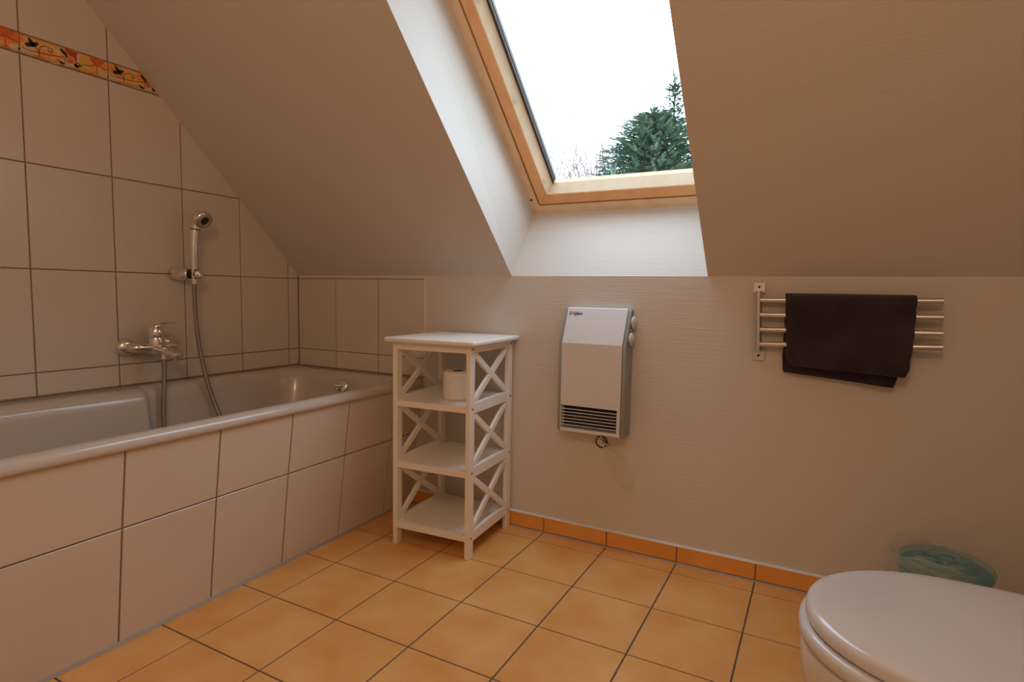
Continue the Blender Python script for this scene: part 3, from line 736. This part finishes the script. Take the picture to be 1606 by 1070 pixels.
# towel folded over the top bar
tw = empty('towel','dark brown terry towel folded over the bars of the towel rack','towel',(2.26,-.05,.80))
def towel_sheet(name, xl, xr_, zbot_l, zbot_r, yoff, zl2, side, seed, th, hem=True):
    """loft across x; half of the drape hanging on one side (side -1 front, +1 back), top at the bar"""
    rnd=random.Random(seed); bm=bmesh.new(); nx=48; nz=34
    ph=[rnd.uniform(0,6) for _ in range(6)]
    grid=[]
    for i in range(nx+1):
        f=i/nx; col=[]
        zb=zbot_l+(zbot_r-zbot_l)*f
        ztop=.9225-.0005*f
        ybar=-.031-.014*f
        for j in range(nz+1):
            g=j/nz
            # over the bar then straight down
            s=g
            if s<.12:
                a=s/.12*pi/2
                y=ybar+side*(yoff)*sin(a); z=ztop-yoff*(1-cos(a))
            else:
                q=(s-.12)/.88; y=ybar+side*yoff; z=(ztop-yoff)+(zb-(ztop-yoff))*q
                amp=.0035*q
                y+=amp*(sin(f*9+ph[0])+.6*sin(f*17+ph[1])*q+.5*sin(q*7+f*4+ph[2]))
                if side<0: y-=.006*q*sin(pi*f)
            x=xl(g)+(xr_(g)-xl(g))*f
            # rounded bottom corners
            if j>nz-4:
                e_=(j-(nz-4))/4; c=.006*e_*e_
                x+= c*(1-f*2)
            x+=.0010*sin(g*31+ph[3]+f*2); 
            col.append(bm.verts.new((x-2.26,y+.05,z-.80)))
        grid.append(col)
    for i in range(nx):
        for j in range(nz): bm.faces.new([grid[i][j],grid[i+1][j],grid[i+1][j+1],grid[i][j+1]])
    o=obj(name,bm,'towel',tw,smooth=True)
    md=o.modifiers.new('t','SOLIDIFY'); md.thickness=th; md.offset=0
    md=o.modifiers.new('b','BEVEL'); md.width=.0025; md.segments=2; md.limit_method='ANGLE'; md.angle_limit=radians(50)
    return o
towel_sheet('outer_front_fold', lambda g:2.103+.014*g, lambda g:2.428-.004*g-.012*max(0,g-.6)**1*1.2, .712, .699, .026, 0, -1, 3, .008)
towel_sheet('inner_front_fold', lambda g:2.106+.018*g, lambda g:2.424-.014*g, .708, .703, .0165, 0, -1, 5, .008)
towel_sheet('back_fold', lambda g:2.104-.001*g, lambda g:2.424-.028*g, .6855, .664, .0125, 0, 1, 9, .009)

# ------------------------------------------------------------------ toilet
to = empty('toilet','white porcelain toilet with its lid closed in the right corner','toilet',(2.45,-.935,0))
def egg(nose, back, hw, n=72, off=0):
    """outline in local coordinates, nose towards -x"""
    out=[]; xm=nose+.225
    for k in range(n):
        a=2*pi*k/n; c,s=cos(a),sin(a)
        if c<0:  # nose half
            x=xm+(xm-nose)*c; y=hw*(abs(s)**.93)*(1 if s>=0 else -1)
        else:
            x=xm+(back-xm)*(abs(c)**.55); y=hw*(1-.16*c**3)*(abs(s)**.62)*(1 if s>=0 else -1)
        out.append((x,y))
    return out
NX=2.2035-2.45
def loft(bm, rings, cap0=True, cap1=True):
    R_=[[bm.verts.new(p) for p in r] for r in rings]
    for a_,b_ in zip(R_,R_[1:]):
        n=len(a_)
        for k in range(n): bm.faces.new([a_[k],a_[(k+1)%n],b_[(k+1)%n],b_[k]])
    if cap0: bm.faces.new(R_[0][::-1])
    if cap1: bm.faces.new(R_[-1])
def scl(o, s, cx=-.02): # shrink an outline about its middle
    return [((x-cx)*s+cx,y*s) for x,y in o]
LZ=.428
base_o=egg(NX,.205,.190)
bm=bmesh.new(); rr=[]
for s,z in ((.955,LZ-.020),(.985,LZ-.0205),(.998,LZ-.017),(1.0,LZ-.012),(.997,LZ-.006),(.988,LZ-.0015),(.970,LZ+.0015),(.93,LZ+.004),(.82,LZ+.007),(.62,LZ+.0095),(.38,LZ+.0110),(.16,LZ+.0115)):
    rr.append([(x,y,z) for x,y in scl(base_o,s)])
loft(bm,rr); obj('lid',bm,'lid',to,smooth=True,angle=60)
so=egg(NX-.009,.20,.197)
bm=bmesh.new(); rr=[]
for s,z in ((.90,LZ-.046),(.975,LZ-.047),(.994,LZ-.044),(1.0,LZ-.037),(.998,LZ-.030),(.988,LZ-.0255),(.965,LZ-.0235),(.90,LZ-.0235)):
    rr.append([(x,y,z) for x,y in scl(so,s)])
loft(bm,rr); obj('seat',bm,'lid',to,smooth=True,angle=60)
bm=bmesh.new(); rr=[]
def bowl_o(nose,back,hw): return egg(nose,back,hw)
zs=[(.90,LZ-.049,0),(.985,LZ-.050,0),(1.0,LZ-.056,0),(1.0,LZ-.075,0),(.985,LZ-.12,.004)]
for s,z,_ in zs: rr.append([(x,y,z) for x,y in scl(egg(NX-.004,.30,.192),s)])
for nose,hw,z in ((NX+.030,.178,.25),(NX+.055,.160,.19),(NX+.095,.135,.13),(NX+.13,.118,.08),(NX+.145,.115,.03),(NX+.145,.116,.0)):
    rr.append([(x,y,z) for x,y in egg(nose,.30,hw)])
loft(bm,rr); obj('bowl',bm,'porcelain',to,smooth=True,angle=60)
for s in (-1,1):
    bm=bmesh.new(); tube(bm,[(.208,s*.075-.022,LZ-.010),(.208,s*.075+.022,LZ-.010)],.012,20); 
    tube(bm,[(.208,s*.075,LZ-.05),(.208,s*.075,LZ-.012)],.009,16); obj('hinge',bm,'chrome',to,smooth=True,angle=40)

# ------------------------------------------------------------------ teal plastic tub behind the toilet
pb = empty('plastic_tub','round teal see-through plastic tub on the floor behind the toilet','plastic tub',(2.520,-.150,0))
bm=bmesh.new(); lathe(bm,[(0,.002),(.075,.002),(.080,.006),(.098,.205),(.0995,.222),(.0965,.222),(.0945,.205),(.078,.010),(0,.008)],n=48); obj('body',bm,'teal',pb,smooth=True,angle=40)
bm=bmesh.new(); lathe(bm,[(.0980,.216),(.1035,.218),(.1045,.228),(.1010,.238),(.094,.242),(.090,.239),(.070,.237),(.066,.241),(.050,.242),(.046,.237),(.020,.236),(.016,.243),(0,.244)],n=56); ld=obj('lid',bm,'teal_lid',pb,smooth=True,angle=45)
ld['label']='clear pale teal lid with round ridges'
for k in range(4):
    a=k*pi/2+.5
    bm=bmesh.new(); lathe(bm,[(0,.2425),(.016,.2425),(.018,.239),(.018,.236)],(.042*cos(a),.042*sin(a),0),n=20); obj('lid_dimple',bm,'teal_lid',ld,smooth=True,angle=40)
bm=bmesh.new(); lathe(bm,[(0,.012),(.076,.012),(.088,.165),(.06,.175),(0,.17)],n=40); obj('contents',bm,'teal_dark',pb,smooth=True)
# crinkled clear bag round the left side
bg = empty('clear_bag','crumpled clear plastic bag leaning beside the teal tub','plastic bag',(2.486,-.150,0))
bm=bmesh.new(); rnd=random.Random(4); nA=44; gridb=[]
for j in range(15):
    f=j/14; z=.003+.250*f+ .0; row=[]
    for k in range(nA+1):
        a=radians(80)+radians(215)*k/nA
        r=.100+.012*sin(f*pi*.8)+.004*sin(a*9+f*5)+.003*sin(a*17-f*9)
        zz=z+(.012*sin(a*3+1)+.006*sin(a*11))*f
        x=.028+cos(a)*r*(1.0+.10*f); y=sin(a)*r*.92
        row.append(bm.verts.new((x,min(y,.132),zz)))
    gridb.append(row)
for j in range(14):
    for k in range(nA): bm.faces.new([gridb[j][k],gridb[j][k+1],gridb[j+1][k+1],gridb[j+1][k]])
obj('film',bm,'film',bg,smooth=True)
bm=bmesh.new(); tube(bm,[v for v in [tuple(p) for p in smoothpath([(.028+cos(radians(80)+radians(215)*k/22)*(.100+.0068+.004*sin((radians(80)+radians(215)*k/22)*9+5))*1.10, min(.132,sin(radians(80)+radians(215)*k/22)*.116*.92), .253+.012*sin((radians(80)+radians(215)*k/22)*3+1)) for k in range(23)],2)]],.0013,6); obj('rolled_edge',bm,'film',bg,smooth=True)

# ------------------------------------------------------------------ outside: garden, conifers and bare shrub
ZG=-3.2
bm=bmesh.new(); bm.faces.new([bm.verts.new(p) for p in ((-40,3,ZG),(40,3,ZG),(40,60,ZG),(-40,60,ZG))]); struct(obj('ground',bm,'grass'),'garden lawn outside below the window')
def spray(bm, p, d, L_, w, droop, rnd, mi=0, n=7):
    """one flat conifer spray: a tapering rib with needles left and right"""
    d=d.normalized(); side=d.cross(Vector((0,0,1)))
    if side.length<.1: side=Vector((1,0,0))
    side.normalize(); up_=side.cross(d)
    for k in range(n):
        f=(k+.3)/n; q=p+d*L_*f+Vector((0,0,-droop*f*f))
        l=w*(1-f*.75)*rnd.uniform(.7,1.25)
        for s in (-1,1):
            tip=q+side*s*l+d*l*.75+up_*rnd.uniform(-.25,.15)*l
            b0_=q-d*L_*.10/1+up_*.0; b1_=q+d*L_*.11
            bm.faces.new([bm.verts.new(b0_),bm.verts.new(tip),bm.verts.new(b1_)]).material_index=mi
    tip=p+d*L_*1.15+Vector((0,0,-droop*1.3))
    bm.faces.new([bm.verts.new(p+side*w*.25+d*L_*.6),bm.verts.new(tip),bm.verts.new(p-side*w*.25+d*L_*.6)]).material_index=mi
def conifer(name,label,x,y,h,rad,nlev,nbr,mat,seed,droop=.12,open_=0,group=None,shape=.8,ssc=1):
    rnd=random.Random(seed); t=empty(name,label,'tree',(x,y,ZG))
    if group: t['group']=group
    bm=bmesh.new(); tube(bm,[(0,0,0),(0,0,h*.5),(0.02,0,h*.98)],[.20,.12,.02],10); obj('trunk',bm,'bark',t,smooth=True)
    bm=bmesh.new()
    for i in range(nlev):
        f=i/nlev; z=h*(.06+.92*f)
        R_=rad*(1-f)**shape*(1+.16*sin(i*2.1+seed))
        nb=max(4,int(nbr*(.35+.65*(1-f))*(1 if f>.52 else .3)))
        for k in range(nb):
            a=2*pi*(k+rnd.random())/nb
            L_=R_*rnd.uniform(.72,1.08)+.08
            d=Vector((cos(a),sin(a),.18-.25*(1-f)+rnd.uniform(-.08,.08)))
            ns_=max(2,int(L_/(.20*ssc)))
            for s_ in range(ns_):
                g=(s_+rnd.random()*.6)/ns_
                if g<open_: continue
                q=Vector((0,0,z))+d*L_*g+Vector((0,0,-droop*L_*g*g))
                dd=Vector((d.x+rnd.uniform(-.5,.5),d.y+rnd.uniform(-.5,.5),rnd.uniform(.0,.55)))
                spray(bm,q,dd,.30*ssc*rnd.uniform(.7,1.3),.10*ssc,.05,rnd)
    for k in range(10):
        q=Vector((rnd.uniform(-.05,.05),rnd.uniform(-.05,.05),h*rnd.uniform(.93,1)))
        spray(bm,q,Vector((rnd.uniform(-.6,.6),rnd.uniform(-.6,.6),1)),.3*ssc,.08*ssc,0,rnd)
    obj('foliage',bm,mat,t)
    return t
conifer('conifer_tree','broad bushy green conifer in the middle behind the window glass',-2.6,16,9.8,3.5,110,84,'needles',11,droop=.10,shape=.47,ssc=.78)
conifer('conifer_tree','tall thin spruce with layered branches at the right window edge',-3.55,22.5,13.0,2.9,60,30,'needles_dark',23,droop=.22,open_=.05,shape=.8,ssc=1.05)
conifer('conifer_tree','low dark green conifer at the left foot of the broad conifer',-1.88,10.3,6.80,1.0,34,24,'needles',31,droop=.12,shape=.6,ssc=.75)
# bare shrub
rnd=random.Random(5); t=empty('bare_tree','leafless thin-twigged shrub left of the conifers beyond the window','tree',(-9.5,27,ZG))
bm=bmesh.new()
def twig(p,d,L_,r,lev):
    q=p+d*L_; m=p.lerp(q,.5)+Vector((rnd.uniform(-1,1),rnd.uniform(-1,1),0))*L_*.05
    tube(bm,[p,m,q],[r,r*.8,r*.6],5,cap=False)
    if lev==0: return
    for k in range(4 if lev>1 else 3):
        dd=(d+Vector((rnd.uniform(-.7,.7),rnd.uniform(-.7,.7),rnd.uniform(-.1,.5)))).normalized()
        twig(p.lerp(q,rnd.uniform(.45,1)),dd,L_*rnd.uniform(.5,.72),r*.58,lev-1)
for k in range(15):
    twig(Vector((rnd.uniform(-2.0,1.8),rnd.uniform(-.3,.3),0)),Vector((rnd.uniform(-.2,.2),rnd.uniform(-.2,.2),1)).normalized(),6.25,.06,4)
M['twig']=plain('twig_bark',(.20,.13,.10),rough=.9)
obj('branches',bm,'twig',t,smooth=True)

# ------------------------------------------------------------------ light
w = bpy.data.worlds.new('sky'); sc.world = w; w.use_nodes = True
w.node_tree.nodes['Background'].inputs[0].default_value = (.78,.96,1.15,1)
w.node_tree.nodes['Background'].inputs[1].default_value = 5.3
# warm fill light added behind the camera; no lamp is seen there
ld_ = bpy.data.lights.new('warm_fill_light','POINT'); ld_.shadow_soft_size=.13; ld_.energy=20; ld_.color=(1,.66,.42)
lo = bpy.data.objects.new('warm_fill_light',ld_); COL.objects.link(lo); lo.location=(2.1,-2.35,1.90)
# sky portal at the glass
pd = bpy.data.lights.new('window_portal','AREA'); pd.shape='RECTANGLE'; pd.size=.62; pd.size_y=1.0; pd.cycles.is_portal=True
po = bpy.data.objects.new('window_portal',pd); COL.objects.link(po); po.location=W(1.51,.645,DF+.06); po.rotation_euler=(radians(-45),0,0)
# aim -Z of the light into the room
dvec=Vector((0,-1,-1)); po.rotation_euler=dvec.to_track_quat('-Z','Y').to_euler()

# ------------------------------------------------------------------ camera (solved from the tile grid)
cam = bpy.data.cameras.new('camera'); co = bpy.data.objects.new('camera',cam); COL.objects.link(co); sc.camera = co
cam.sensor_width=36; cam.lens=909.69/1606*36; cam.clip_start=.02; cam.clip_end=200
yaw,pitch,roll=.48901,-.08302,.0173
f=Vector((-sin(yaw)*cos(pitch),cos(yaw)*cos(pitch),sin(pitch))); r=Vector((cos(yaw),sin(yaw),0)); u=r.cross(f)
r2=r*cos(roll)+u*sin(roll); u2=-r*sin(roll)+u*cos(roll)
mt=Matrix((r2,u2,-f)).transposed().to_4x4(); mt.translation=Vector((2.2013,-1.96901,.91289)); co.matrix_world=mt
vs_=sc.view_settings; vs_.view_transform='Standard'; vs_.look='None'; vs_.gamma=1; vs_.use_curve_mapping=False; vs_.exposure=0
sc.cycles.max_bounces=10; sc.cycles.diffuse_bounces=6; sc.cycles.transparent_max_bounces=16
sc.cycles.caustics_reflective=False; sc.cycles.caustics_refractive=False
